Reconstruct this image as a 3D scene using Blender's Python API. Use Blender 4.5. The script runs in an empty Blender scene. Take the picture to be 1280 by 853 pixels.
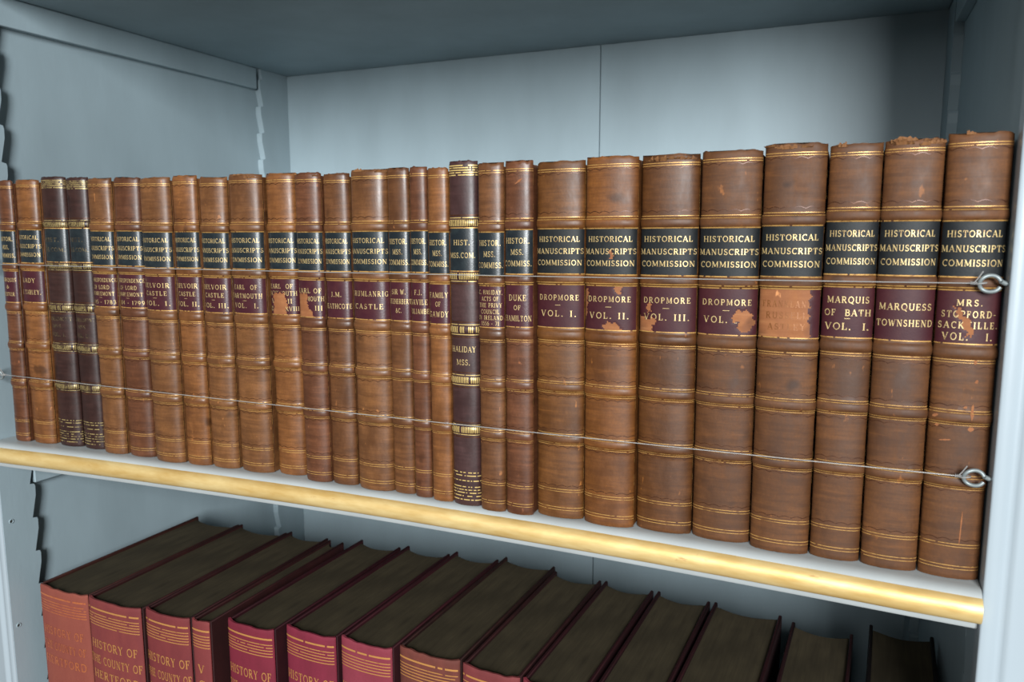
import bpy, math, random
import numpy as np
from mathutils import Matrix, Vector

random.seed(7)
rng = np.random.default_rng(7)
scene = bpy.context.scene
COL = scene.collection

# ------------------------------------------------------------------ camera
CAM = Vector((0.0, -0.4744, 0.19165))
F_PX, PITCH = 961.0, math.atan(131.5 / 961.0)
YAW = math.atan(420.0 / (961.0 / math.cos(PITCH)))
fh = Vector((-math.sin(YAW), math.cos(YAW), 0))
right = Vector((math.cos(YAW), math.sin(YAW), 0))
fwd = fh * math.cos(PITCH) + Vector((0, 0, -math.sin(PITCH)))
up = right.cross(fwd)
cd = bpy.data.cameras.new('camera')
cam = bpy.data.objects.new('camera', cd)
COL.objects.link(cam)
rot = Matrix((right, up, -fwd)).transposed()
cam.matrix_world = Matrix.Translation(CAM) @ rot.to_4x4()
cd.sensor_width = 36.0
cd.lens = F_PX * 36.0 / 1280.0
cd.clip_start = 0.01
cd.dof.use_dof = True
cd.dof.focus_distance = 0.56
cd.dof.aperture_fstop = 13.0
scene.camera = cam

# ------------------------------------------------------------------ light
scene.view_settings.view_transform = 'Standard'
scene.view_settings.look = 'None'
scene.view_settings.gamma = 1.0
scene.view_settings.use_curve_mapping = False
scene.view_settings.exposure = 0.0
world = bpy.data.worlds.new('room_light')
scene.world = world
world.use_nodes = True
bg = world.node_tree.nodes['Background']
bg.inputs[0].default_value = (0.86, 0.90, 0.90, 1)
bg.inputs[1].default_value = 0.14


def area_light(name, loc, target, w, h, power, color):
    ld = bpy.data.lights.new(name, 'AREA')
    ld.shape = 'RECTANGLE'
    ld.size, ld.size_y = w, h
    ld.energy = power
    ld.color = color
    o = bpy.data.objects.new(name, ld)
    COL.objects.link(o)
    o.location = loc
    d = Vector(target) - Vector(loc)
    o.rotation_euler = d.to_track_quat('-Z', 'Y').to_euler()
    return o


area_light('window_daylight', (0.66, -2.40, 0.72), (-0.3, 0.1, 0.15), 0.72, 0.95, 122.0, (0.93, 0.975, 1.0))
area_light('frontal_fill', (-0.45, -3.1, 1.1), (-0.3, 0.1, 0.15), 0.7, 1.2, 22.0, (0.93, 0.975, 1.0))  # added fill to brighten the shaded right end and overhead shelf


# ------------------------------------------------------------------ materials
class NT:
    def __init__(self, name, rough=0.5, spec=0.5, metallic=0.0):
        self.m = bpy.data.materials.new(name)
        self.m.use_nodes = True
        self.t = self.m.node_tree
        self.b = self.t.nodes['Principled BSDF']
        self.b.inputs['Roughness'].default_value = rough
        self.b.inputs['Specular IOR Level'].default_value = spec
        self.b.inputs['Metallic'].default_value = metallic
        self.tc = self.t.nodes.new('ShaderNodeTexCoord')

    def L(self, a, b):
        self.t.links.new(a, b)

    def coord(self, scale=(1, 1, 1), off=(0, 0, 0)):
        n = self.t.nodes.new('ShaderNodeMapping')
        n.inputs['Scale'].default_value = scale
        n.inputs['Location'].default_value = off
        self.L(self.tc.outputs['Object'], n.inputs['Vector'])
        return n.outputs[0]

    def noise(self, vec, scale, detail=3.0, rough=0.55):
        n = self.t.nodes.new('ShaderNodeTexNoise')
        n.inputs['Scale'].default_value = scale
        n.inputs['Detail'].default_value = detail
        n.inputs['Roughness'].default_value = rough
        self.L(vec, n.inputs['Vector'])
        return n.outputs['Fac']

    def ramp(self, fac, stops):
        n = self.t.nodes.new('ShaderNodeValToRGB')
        e = n.color_ramp.elements
        while len(e) < len(stops):
            e.new(0.5)
        for el, (p, c) in zip(e, stops):
            el.position = p
            el.color = (c, c, c, 1) if not isinstance(c, tuple) else (*c, 1)
        self.L(fac, n.inputs[0])
        return n.outputs[0]

    def mix(self, fac, a, b):
        n = self.t.nodes.new('ShaderNodeMix')
        n.data_type = 'RGBA'
        for s, v in ((n.inputs[0], fac), (n.inputs[6], a), (n.inputs[7], b)):
            if isinstance(v, (int, float)):
                s.default_value = v
            elif isinstance(v, tuple):
                s.default_value = (*v, 1)
            else:
                self.L(v, s)
        return n.outputs[2]

    def bump(self, h, strength=0.3, dist=0.001):
        n = self.t.nodes.new('ShaderNodeBump')
        n.inputs['Strength'].default_value = strength
        n.inputs['Distance'].default_value = dist
        self.L(h, n.inputs['Height'])
        self.L(n.outputs[0], self.b.inputs['Normal'])

    def color(self, c):
        if isinstance(c, tuple):
            self.b.inputs['Base Color'].default_value = (*c, 1)
        else:
            self.L(c, self.b.inputs['Base Color'])


def srgb(r, g, b):
    f = lambda v: (v / 255 / 12.92) if v < 10.4 else ((v / 255 + 0.055) / 1.055) ** 2.4
    return (f(r), f(g), f(b))


def paint_mat(name, c, rough=0.45, dirt=0.85):
    n = NT(name, rough, 0.4)
    co = n.coord((1, 1, 0.35))
    f = n.noise(co, 14, 4)
    d = tuple(v * dirt for v in c)
    n.color(n.mix(n.ramp(f, [(0.35, 0.0), (0.7, 1.0)]), c, d))
    n.bump(n.noise(n.coord((1, 1, 0.3)), 260, 2), 0.12, 0.0006)
    return n.m


def leather_mat(name, base, dark, pale, seed, rough=0.42, scuff=0.69):
    n = NT(name, rough, 0.42)
    off = (seed * 1.37, seed * 0.71, seed * 2.13)
    big = n.noise(n.coord((1, 1, 0.8), off), 26, 4, 0.6)
    col = n.mix(n.ramp(big, [(0.30, 0.0), (0.72, 1.0)]), dark, base)
    mid = n.noise(n.coord((1.0, 1, 0.5), off), 90, 3, 0.6)
    col = n.mix(n.ramp(mid, [(0.4, 0.0), (0.75, 0.45)]), col, pale)
    stain = n.noise(n.coord((1, 1, 1), (off[1], off[2], off[0])), 48, 2, 0.5)
    col = n.mix(n.ramp(stain, [(0.66, 0.0), (0.74, 0.75)]), col, tuple(v * 0.35 for v in dark))
    sc = n.noise(n.coord((1, 1, 0.45), (off[2], off[0], off[1])), 170, 3, 0.6)
    col = n.mix(n.ramp(sc, [(scuff, 0.0), (scuff + 0.05, 0.8)]), col, tuple(min(1, v * 1.7) for v in pale))
    fine = n.noise(n.coord((1, 1, 0.6), off), 900, 2, 0.5)
    col = n.mix(n.ramp(fine, [(0.35, 0.25), (0.65, 0.0)]), col, dark)
    stk = n.noise(n.coord((0.25, 0.25, 2.4), off), 150, 3, 0.6)
    col = n.mix(n.ramp(stk, [(0.36, 0.55), (0.56, 0.0)]), col, dark)
    col = n.mix(n.ramp(stk, [(0.60, 0.0), (0.78, 0.5)]), col, pale)
    n.color(col)
    n.bump(n.noise(n.coord((1, 1, 0.6), off), 600, 3), 0.10, 0.0005)
    n.L(n.ramp(mid, [(0.3, rough - 0.02), (0.8, rough + 0.2)]), n.b.inputs['Roughness'])
    return n.m


def gilt_mat(name, c, under, wear=(0.40, 0.52)):
    n = NT(name, 0.38, 0.5, 0.35)
    f = n.noise(n.coord(), 240, 3, 0.65)
    n.color(n.mix(n.ramp(f, [(wear[0], 0.0), (wear[1], 1.0)]), under, c))
    return n.m


def label_mat(name, c, c2, rough=0.34):
    n = NT(name, rough - 0.05, 0.6 if rough < 0.5 else 0.28)
    f = n.noise(n.coord(), 160, 3, 0.6)
    n.color(n.mix(n.ramp(f, [(0.4, 0.0), (0.72, 0.7)]), c, c2))
    n.bump(n.noise(n.coord(), 900, 2), 0.10, 0.0004)
    return n.m


PAINT = paint_mat('grey_blue_paint', srgb(155, 171, 177))
PAINT_STILE = paint_mat('pale_stile_paint', srgb(160, 170, 176), 0.35, 0.94)
PAINT_SHELF = paint_mat('shelf_paint', srgb(168, 172, 171), 0.4, 0.86)
HOLE = paint_mat('dark_hole_paint', srgb(60, 62, 60))
GILT = gilt_mat('worn_gilt', srgb(196, 150, 84), srgb(126, 84, 44), (0.30, 0.50))
GILT_BRIGHT = gilt_mat('bright_gilt', srgb(214, 182, 112), srgb(110, 88, 50), (0.28, 0.44))
GILT_DULL = gilt_mat('dull_gilt', srgb(170, 148, 96), srgb(86, 70, 48), (0.38, 0.52))
LETTER_DULL = gilt_mat('rubbed_lettering', srgb(120, 104, 74), srgb(62, 52, 44), (0.42, 0.56))
LETTER = gilt_mat('gilt_lettering', srgb(206, 178, 122), srgb(130, 96, 58), (0.30, 0.48))
BLIND = gilt_mat('blind_tooling', srgb(66, 36, 20), srgb(84, 50, 28))
BLIND_TAN = gilt_mat('faint_stamping', srgb(122, 74, 36), srgb(140, 90, 48))
BLACK_DULL = label_mat('dull_black_label_leather', srgb(20, 22, 24), srgb(32, 34, 34), 0.58)  # label copies for the right-hand books, darkened and dulled for blocked light
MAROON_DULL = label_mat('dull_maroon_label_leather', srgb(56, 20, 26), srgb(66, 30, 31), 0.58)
BLACK_LABEL = label_mat('black_label_leather', srgb(24, 30, 34), srgb(40, 48, 50))
MAROON_LABEL = label_mat('maroon_label_leather', srgb(60, 23, 31), srgb(72, 34, 36))
TORN = leather_mat('bare_tan_leather', srgb(148, 93, 54), srgb(124, 73, 40), srgb(164, 110, 68), 3.3, 0.7)
FRAY = leather_mat('frayed_leather', srgb(140, 94, 52), srgb(96, 60, 32), srgb(170, 126, 78), 5.1, 0.75)
PAGES = NT('page_edges', 0.8, 0.2)
_f = PAGES.noise(PAGES.coord((60, 1, 1)), 30, 3)
PAGES.color(PAGES.mix(_f, srgb(150, 130, 100), srgb(110, 92, 66)))
PAGES = PAGES.m
DUSTY_SHADED = NT('dusty_shaded_page_tops', 0.85, 0.15)
_f = DUSTY_SHADED.noise(DUSTY_SHADED.coord((1, 0.06, 1)), 420, 3, 0.6)
_g = DUSTY_SHADED.noise(DUSTY_SHADED.coord((1, 0.5, 1)), 22, 3, 0.6)
_c = DUSTY_SHADED.mix(_f, srgb(80, 71, 53), srgb(52, 45, 34))  # dust tone, lowered further to carry the lower compartment's shade
DUSTY_SHADED.color(DUSTY_SHADED.mix(DUSTY_SHADED.ramp(_g, [(0.4, 0.0), (0.7, 0.7)]), _c, srgb(38, 33, 25)))
DUSTY_SHADED = DUSTY_SHADED.m


def gold_moulding_mat():
    n = NT('gold_leaf', 0.44, 0.5, 0.38)
    f = n.noise(n.coord((0.25, 1, 1)), 60, 4, 0.65)
    c = n.mix(n.ramp(f, [(0.35, 0.0), (0.7, 1.0)]), srgb(206, 168, 100), srgb(238, 212, 152))
    w = n.noise(n.coord((0.3, 1, 1), (3, 1, 2)), 150, 4, 0.7)
    c = n.mix(n.ramp(w, [(0.66, 0.0), (0.76, 0.7)]), c, srgb(150, 84, 40))
    n.color(c)
    n.bump(n.noise(n.coord((0.4, 1, 1)), 120, 3), 0.25, 0.0008)
    return n.m


GOLD = gold_moulding_mat()
STEEL = NT('galvanised_steel', 0.5, 0.5, 0.45)
STEEL.color(STEEL.mix(STEEL.noise(STEEL.coord(), 500, 3), srgb(118, 126, 126), srgb(150, 157, 157)))
STEEL = STEEL.m
NYLON = NT('clear_line', 0.25, 0.6)
NYLON.color(srgb(170, 168, 165))
NYLON.b.inputs['Transmission Weight'].default_value = 0.35
NYLON = NYLON.m


def cloth_mat(name, c, c2, seed):
    n = NT(name, 0.75, 0.25)
    o = (seed, seed * 2.1, 0)
    f = n.noise(n.coord((1, 1, 0.4), o), 60, 4, 0.6)
    col = n.mix(n.ramp(f, [(0.35, 0.0), (0.7, 1.0)]), c, c2)
    g = n.noise(n.coord((1, 1, 6), o), 500, 2, 0.5)
    n.color(n.mix(n.ramp(g, [(0.4, 0.0), (0.7, 0.3)]), col, tuple(v * 0.6 for v in c)))
    n.bump(n.noise(n.coord((1, 1, 1), o), 1400, 2), 0.3, 0.0005)
    return n.m


# ------------------------------------------------------------------ mesh helpers
class MB:
    def __init__(self):
        self.v, self.f, self.mi = [], [], []

    def add(self, verts, faces, slot=0):
        o = len(self.v)
        self.v.extend([tuple(map(float, p)) for p in verts])
        self.f.extend([tuple(i + o for i in f) for f in faces])
        self.mi.extend([slot] * len(faces))

    def grid(self, P, slot=0, flip=False, slots=None):
        r, c = P.shape[:2]
        o = len(self.v)
        self.v.extend(map(tuple, P.reshape(-1, 3).tolist()))
        for i in range(r - 1):
            for j in range(c - 1):
                q = (o + i * c + j, o + i * c + j + 1, o + (i + 1) * c + j + 1, o + (i + 1) * c + j)
                self.f.append(q[::-1] if flip else q)
                self.mi.append(slot if slots is None else int(slots[i, j]))

    def box(self, a, b, slot=0, bev=0.0):
        (x0, y0, z0), (x1, y1, z1) = a, b
        if bev <= 0:
            v = [(x, y, z) for z in (z0, z1) for y in (y0, y1) for x in (x0, x1)]
            self.add(v, [(0, 2, 3, 1), (4, 5, 7, 6), (0, 1, 5, 4), (2, 6, 7, 3), (0, 4, 6, 2), (1, 3, 7, 5)], slot)
            return
        e = bev
        V, idx = [], {}
        for sx in (0, 1):
            for sy in (0, 1):
                for sz in (0, 1):
                    p = (x1 if sx else x0, y1 if sy else y0, z1 if sz else z0)
                    d = (-e if sx else e, -e if sy else e, -e if sz else e)
                    for ax in range(3):
                        q = [p[k] + (d[k] if k != ax else 0) for k in range(3)]
                        idx[(sx, sy, sz, ax)] = len(V)
                        V.append(q)
        F = []
        I = lambda s, ax: idx[(*s, ax)]
        for ax in range(3):
            o1, o2 = [k for k in range(3) if k != ax]
            for s in (0, 1):
                ring = []
                for a1, a2 in ((0, 0), (1, 0), (1, 1), (0, 1)):
                    k = [0, 0, 0]
                    k[ax], k[o1], k[o2] = s, a1, a2
                    ring.append(I(tuple(k), ax))
                flip = (s == 0) ^ (ax == 1)
                F.append(tuple(ring[::-1] if flip else ring))
        for ax in range(3):
            o1, o2 = [k for k in range(3) if k != ax]
            for a1 in (0, 1):
                for a2 in (0, 1):
                    k0, k1 = [0, 0, 0], [0, 0, 0]
                    k0[o1] = k1[o1] = a1
                    k0[o2] = k1[o2] = a2
                    k1[ax] = 1
                    F.append((I(tuple(k0), o1), I(tuple(k1), o1), I(tuple(k1), o2), I(tuple(k0), o2)))
        for s in [(x, y, z) for x in (0, 1) for y in (0, 1) for z in (0, 1)]:
            F.append((I(s, 0), I(s, 1), I(s, 2)))
        self.add(V, F, slot)

    def tube(self, pts, rad, seg=10, slot=0, closed=False):
        pts = [Vector(p) for p in pts]
        n = len(pts)
        rings, ref = [], None
        for i, p in enumerate(pts):
            a = pts[(i - 1) % n] if (closed or i > 0) else p
            b = pts[(i + 1) % n] if (closed or i < n - 1) else p
            t = (b - a).normalized()
            if ref is None:
                ref = Vector((0, 0, 1)) if abs(t.z) < 0.9 else Vector((0, 1, 0))
            ref = (ref - t * ref.dot(t)).normalized()
            bi = t.cross(ref)
            r = rad[i] if isinstance(rad, (list, tuple)) else rad
            rings.append([p + ref * (r * math.cos(2 * math.pi * k / seg)) + bi * (r * math.sin(2 * math.pi * k / seg))
                          for k in range(seg)])
        V = [q for rg in rings for q in rg]
        F = []
        for i in range(n if closed else n - 1):
            j = (i + 1) % n
            for k in range(seg):
                l = (k + 1) % seg
                F.append((i * seg + k, i * seg + l, j * seg + l, j * seg + k))
        if not closed:
            F.append(tuple(range(seg))[::-1])
            F.append(tuple((n - 1) * seg + k for k in range(seg)))
        self.add(V, F, slot)

    def prism_x(self, poly, x0, x1, slot=0):
        """extrude a polygon in the y-z plane along x"""
        n = len(poly)
        V = [(x0, y, z) for y, z in poly] + [(x1, y, z) for y, z in poly]
        F = [tuple(range(n))[::-1], tuple(range(n, 2 * n))]
        F += [(i, (i + 1) % n, n + (i + 1) % n, n + i) for i in range(n)]
        self.add(V, F, slot)

    def build(self, name, mats, parent=None, smooth=True, fix=True):
        me = bpy.data.meshes.new(name)
        me.from_pydata(self.v, [], self.f)
        if not isinstance(mats, (list, tuple)):
            mats = [mats]
        for m in mats:
            me.materials.append(m)
        me.polygons.foreach_set('material_index', self.mi)
        if fix:
            import bmesh
            bm = bmesh.new()
            bm.from_mesh(me)
            bmesh.ops.recalc_face_normals(bm, faces=bm.faces)
            bm.to_mesh(me)
            bm.free()
        me.polygons.foreach_set('use_smooth', [bool(smooth)] * len(me.polygons))
        me.update()
        if smooth:
            me.set_sharp_from_angle(angle=math.radians(38))
        o = bpy.data.objects.new(name, me)
        COL.objects.link(o)
        if parent is not None:
            o.parent = parent
        return o


def thing(name, label, cat, loc=(0, 0, 0), group=None, rot=(0, 0, 0)):
    o = bpy.data.objects.new(name, None)
    COL.objects.link(o)
    o.empty_display_size = 0.02
    o.location = loc
    o.rotation_euler = rot
    o['label'], o['category'] = label, cat
    if group:
        o['group'] = group
    return o


# ------------------------------------------------------------------ serif capitals drawn as strokes
TK, TN, SE = 0.15, 0.065, 0.055


def arc(cx, cy, rx, ry, a0, a1, n=9):
    return [(cx + rx * math.cos(math.radians(a0 + (a1 - a0) * i / (n - 1))),
             cy + ry * math.sin(math.radians(a0 + (a1 - a0) * i / (n - 1)))) for i in range(n)]


def stem(x, y0=0, y1=1, s=(1, 1), w=TK):
    out = [([(x, y0), (x, y1)], w)]
    if s[0]:
        out.append(([(x - 0.15, y0 + SE / 2), (x + 0.15, y0 + SE / 2)], SE))
    if s[1]:
        out.append(([(x - 0.15, y1 - SE / 2), (x + 0.15, y1 - SE / 2)], SE))
    return out


def foot(x, y, h=0.14):
    y = y + SE / 2 if y < 0.5 else y - SE / 2
    return [([(x - h, y), (x + h, y)], SE)]


MED = 0.112
G = {
    'A': (0.86, [([(0.1, 0), (0.42, 1)], TN), ([(0.42, 1), (0.76, 0)], TK), ([(0.2, 0.33), (0.66, 0.33)], TN)] + foot(0.1, 0, .12) + foot(0.76, 0)),
    'B': (0.74, stem(0.16) + [([(0.16, 0.96)] + arc(0.4, 0.74, 0.2, 0.22, 90, -90) + [(0.16, 0.52)], MED), ([(0.16, 0.52)] + arc(0.42, 0.28, 0.24, 0.24, 90, -90) + [(0.16, 0.04)], MED)]),
    'C': (0.78, [(arc(0.45, 0.5, 0.36, 0.46, 50, 310, 15), MED), ([(0.69, 0.72), (0.69, 1.0)], TN)]),
    'D': (0.86, stem(0.16) + [([(0.16, 0.96)] + arc(0.4, 0.5, 0.36, 0.46, 90, -90, 13) + [(0.16, 0.04)], MED)]),
    'E': (0.7, stem(0.16, s=(0, 0)) + [([(0.02, 0.96), (0.6, 0.96)], TN), ([(0.16, 0.52), (0.46, 0.52)], TN), ([(0.02, 0.04), (0.62, 0.04)], TN), ([(0.58, 0.76), (0.58, 1)], TN), ([(0.6, 0), (0.6, 0.25)], TN), ([(0.45, 0.4), (0.45, 0.64)], TN)]),
    'F': (0.66, stem(0.16, s=(1, 0)) + [([(0.02, 0.96), (0.58, 0.96)], TN), ([(0.16, 0.52), (0.45, 0.52)], TN), ([(0.56, 0.74), (0.56, 1)], TN), ([(0.44, 0.4), (0.44, 0.64)], TN)]),
    'G': (0.84, [(arc(0.45, 0.5, 0.36, 0.46, 50, 300, 15), MED), ([(0.69, 0.72), (0.69, 1.0)], TN)] + [([(0.68, 0.05), (0.68, 0.42)], TK), ([(0.52, 0.42), (0.82, 0.42)], SE)]),
    'H': (0.92, stem(0.17) + stem(0.75) + [([(0.17, 0.5), (0.75, 0.5)], TN)]),
    'I': (0.36, stem(0.18)),
    'J': (0.5, [([(0.3, 1), (0.3, 0.2)] + arc(0.16, 0.2, 0.14, 0.18, 0, -140, 6), MED)] + foot(0.3, 1, .15)),
    'K': (0.84, stem(0.16) + [([(0.68, 1), (0.2, 0.42)], TN), ([(0.34, 0.58), (0.72, 0)], TK)] + foot(0.68, 1, .12) + foot(0.72, 0)),
    'L': (0.66, stem(0.16, s=(0, 1)) + [([(0.02, 0.04), (0.6, 0.04)], TN), ([(0.58, 0), (0.58, 0.28)], TN)]),
    'M': (1.06, [([(0.15, 0), (0.17, 1)], TN), ([(0.17, 1), (0.53, 0.1)], TK), ([(0.53, 0.1), (0.88, 1)], TN), ([(0.88, 1), (0.9, 0)], TK)] + foot(0.15, 0, .12) + foot(0.9, 0) + foot(0.12, 1, .1) + foot(0.94, 1, .1)),
    'N': (0.9, [([(0.16, 0), (0.16, 1)], TN), ([(0.16, 1), (0.74, 0)], TK), ([(0.74, 0), (0.74, 1)], TN)] + foot(0.16, 0, .13) + foot(0.74, 1, .13) + foot(0.1, 1, .09)),
    'O': (0.9, [(arc(0.45, 0.5, 0.36, 0.46, 0, 360, 21), MED)]),
    'P': (0.7, stem(0.16) + [([(0.16, 0.96)] + arc(0.4, 0.71, 0.22, 0.25, 90, -90) + [(0.16, 0.46)], MED)]),
    'Q': (0.9, [(arc(0.45, 0.5, 0.36, 0.46, 0, 360, 21), MED), ([(0.45, 0.1), (0.8, -0.16)], MED)]),
    'R': (0.82, stem(0.16) + [([(0.16, 0.96)] + arc(0.4, 0.73, 0.2, 0.23, 90, -90) + [(0.16, 0.5)], MED), ([(0.38, 0.5), (0.7, 0)], TK)] + foot(0.72, 0, .1)),
    'S': (0.64, [(arc(0.32, 0.73, 0.2, 0.23, 40, 250, 9) + arc(0.31, 0.27, 0.23, 0.23, 75, -145, 10), MED), ([(0.5, 0.74), (0.5, 0.98)], TN), ([(0.1, 0.02), (0.1, 0.27)], TN)]),
    'T': (0.78, stem(0.39, s=(1, 0)) + [([(0.06, 0.96), (0.72, 0.96)], TN), ([(0.08, 0.72), (0.08, 1)], TN), ([(0.7, 0.72), (0.7, 1)], TN)]),
    'U': (0.86, [([(0.16, 1), (0.16, 0.3)] + arc(0.43, 0.3, 0.27, 0.27, 180, 360, 9) + [(0.7, 1)], MED)] + foot(0.16, 1) + foot(0.7, 1, .13)),
    'V': (0.84, [([(0.1, 1), (0.43, 0)], TK), ([(0.43, 0), (0.74, 1)], TN)] + foot(0.1, 1) + foot(0.74, 1, .11)),
    'W': (1.16, [([(0.1, 1), (0.36, 0)], TK), ([(0.36, 0), (0.58, 0.9)], TN), ([(0.58, 0.9), (0.8, 0)], TK), ([(0.8, 0), (1.04, 1)], TN)] + foot(0.1, 1) + foot(1.04, 1, .11)),
    'X': (0.84, [([(0.1, 1), (0.74, 0)], TK), ([(0.12, 0), (0.7, 1)], TN)] + foot(0.1, 1) + foot(0.74, 0)),
    'Y': (0.8, [([(0.1, 1), (0.4, 0.48)], TK), ([(0.7, 1), (0.4, 0.48)], TN), ([(0.4, 0.48), (0.4, 0)], TK)] + foot(0.1, 1) + foot(0.7, 1, .11) + foot(0.4, 0)),
    'Z': (0.72, [([(0.08, 0.96), (0.62, 0.96)], TN), ([(0.6, 0.96), (0.1, 0.04)], TK), ([(0.06, 0.04), (0.64, 0.04)], TN)]),
    '1': (0.44, stem(0.24, s=(1, 0)) + [([(0.1, 0.82), (0.24, 1)], TN)]),
    '4': (0.66, [([(0.46, 0), (0.46, 1)], MED), ([(0.46, 1), (0.06, 0.3), (0.62, 0.3)], TN)]),
    '5': (0.6, [([(0.52, 0.95), (0.16, 0.95), (0.14, 0.55)] + arc(0.3, 0.32, 0.22, 0.28, 100, -140, 9), MED)]),
    '7': (0.58, [([(0.06, 0.95), (0.52, 0.95), (0.22, 0)], MED)]),
    '8': (0.62, [(arc(0.31, 0.74, 0.19, 0.22, 0, 360, 13), MED), (arc(0.31, 0.27, 0.23, 0.25, 0, 360, 13), MED)]),
    '9': (0.62, [(arc(0.3, 0.68, 0.22, 0.28, 0, 360, 13), MED), ([(0.52, 0.68), (0.46, 0.25), (0.2, 0.03)], MED)]),
    '3': (0.6, [(arc(0.28, 0.74, 0.2, 0.22, 140, -80, 9) + arc(0.28, 0.27, 0.24, 0.24, 80, -140, 9), MED)]),
    '6': (0.62, [(arc(0.31, 0.3, 0.23, 0.27, 0, 360, 13), MED), ([(0.08, 0.3), (0.16, 0.75), (0.42, 0.97)], MED)]),
    '&': (0.9, [([(0.82, 0.5), (0.6, 0.12)] + arc(0.34, 0.24, 0.24, 0.22, -30, -200, 8) + [(0.42, 0.62)] + arc(0.36, 0.8, 0.15, 0.17, -20, 200, 8) + [(0.78, 0.02)], MED)]),
    '.': (0.3, [([(0.13, 0.0), (0.13, 0.16)], 0.16)]),
    ',': (0.3, [([(0.15, 0.14), (0.1, -0.12)], 0.12)]),
    '-': (0.46, [([(0.06, 0.42), (0.38, 0.42)], 0.09)]),
    '_': (0.6, [([(0.0, 0.5), (0.6, 0.5)], 0.14)]),
    ' ': (0.42, []),
}


def text_quads(txt, track=0.1):
    """flat quads (list of 4 xy points) with cap height 1; returns quads, width"""
    x, quads = 0.0, []
    for ch in txt:
        w, strokes = G[ch]
        for pts, th in strokes:
            P = [Vector((p[0] + x, p[1])) for p in pts]
            n = len(P)
            offs = []
            for i in range(n):
                a, b = P[max(i - 1, 0)], P[min(i + 1, n - 1)]
                if (b - a).length < 1e-6:
                    a = P[i - 1]
                    b = P[i]
                t = (b - a).normalized()
                offs.append(Vector((-t.y, t.x)) * th / 2)
            for i in range(n - 1):
                quads.append([P[i] + offs[i], P[i] - offs[i], P[i + 1] - offs[i + 1], P[i + 1] + offs[i + 1]])
        x += w + track
    return quads, x - track


def in_poly(u, v, poly):
    c, n = False, len(poly)
    for i in range(n):
        (x1, y1), (x2, y2) = poly[i], poly[(i + 1) % n]
        if (y1 > v) != (y2 > v) and u < (x2 - x1) * (v - y1) / (y2 - y1) + x1:
            c = not c
    return c


# ------------------------------------------------------------------ the curved spine surface
class Spine:
    def __init__(self, W, D, H, bands, rise=0.0011, half=0.0034):
        self.W, self.D, self.H, self.bands, self.rise, self.half = W, D, H, bands, rise, half
        a = np.linspace(-math.pi / 2, math.pi / 2, 801)
        x, y = W / 2 * np.sin(a), -D * np.cos(a)
        s = np.concatenate([[0], np.cumsum(np.hypot(np.diff(x), np.diff(y)))])
        self.arc = s[-1]
        self.s, self.a = s - s[-1] / 2, a
        self.nz = rng.normal(0, 0.00028, 9)

    def bandoff(self, v):
        o = np.zeros_like(v)
        for b in self.bands:
            t = np.clip(np.abs(v - b) / self.half, 0, 1)
            o = o + self.rise * np.where(t < 1, (1 - t ** 3) ** 1.5, 0)
        top = np.clip((v - (self.H - 0.003)) / 0.003, 0, 1)
        bot = np.clip((0.0025 - v) / 0.0025, 0, 1)
        return o - 0.0008 * top ** 2 - 0.0006 * bot ** 2

    def pos(self, u, v, off=0.0):
        u, v = np.broadcast_arrays(np.asarray(u, float), np.asarray(v, float))
        a = np.interp(u, self.s, self.a)
        x, y = self.W / 2 * np.sin(a), -self.D * np.cos(a)
        nx, ny = np.sin(a) * self.D, -np.cos(a) * self.W / 2
        l = np.hypot(nx, ny)
        edge = np.cos(a) ** 0.5
        o = self.bandoff(v) * np.clip(edge * 1.6, 0, 1) + off
        wob = np.interp(v, np.linspace(0, self.H, 9), self.nz) * np.clip(edge, 0, 1) * 0.6
        return np.stack([x + nx / l * o, y + ny / l * o + wob, v], -1)


def ribbon(mb, sp, z, th, slot, frac=0.97, off=0.00016, gaps=0.1, wave=None, seg=26, u0=None, u1=None):
    U = np.linspace(-frac if u0 is None else u0, frac if u1 is None else u1, seg + 1) * sp.arc / 2
    for i in range(seg):
        if random.random() < gaps:
            continue
        uu = np.array([U[i], U[i + 1]])
        t = th
        if wave is None:
            zz = np.array([z, z])
        else:
            zz = z + wave * np.abs(np.sin(uu / 0.0034 * math.pi / 2 * 1.0))
        P = np.stack([sp.pos(uu, zz - t / 2, off), sp.pos(uu, zz + t / 2, off)])
        mb.grid(P, slot)


def lettering(sp, lines, z0, z1, off, holes=(), uw=0.93, track=0.12):
    """lines: (text, centre fraction from the top, cap height m, target share of the arc or None)"""
    mb = MB()
    for txt, fc, size, share in lines:
        q, w = text_quads(txt, track)
        sx = size
        tw = w * size
        if share is not None:
            sx = share * sp.arc / w
            tw = w * sx
        zc = z1 - fc * (z1 - z0) - size / 2
        V, F = [], []
        for quad in q:
            u = np.array([p.x * sx - tw / 2 for p in quad])
            v = np.array([p.y * size + zc for p in quad])
            un, vn = u.mean() / (sp.arc / 2 * uw), (v.mean() - z0) / (z1 - z0)
            if abs(u).max() > sp.arc / 2 * 0.97 or any(in_poly(un, vn, h) for h in holes):
                continue
            o = len(V)
            V.extend(sp.pos(u, v, off).tolist())
            F.append((o, o + 1, o + 2, o + 3))
        mb.add(V, F)
    return mb


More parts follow.
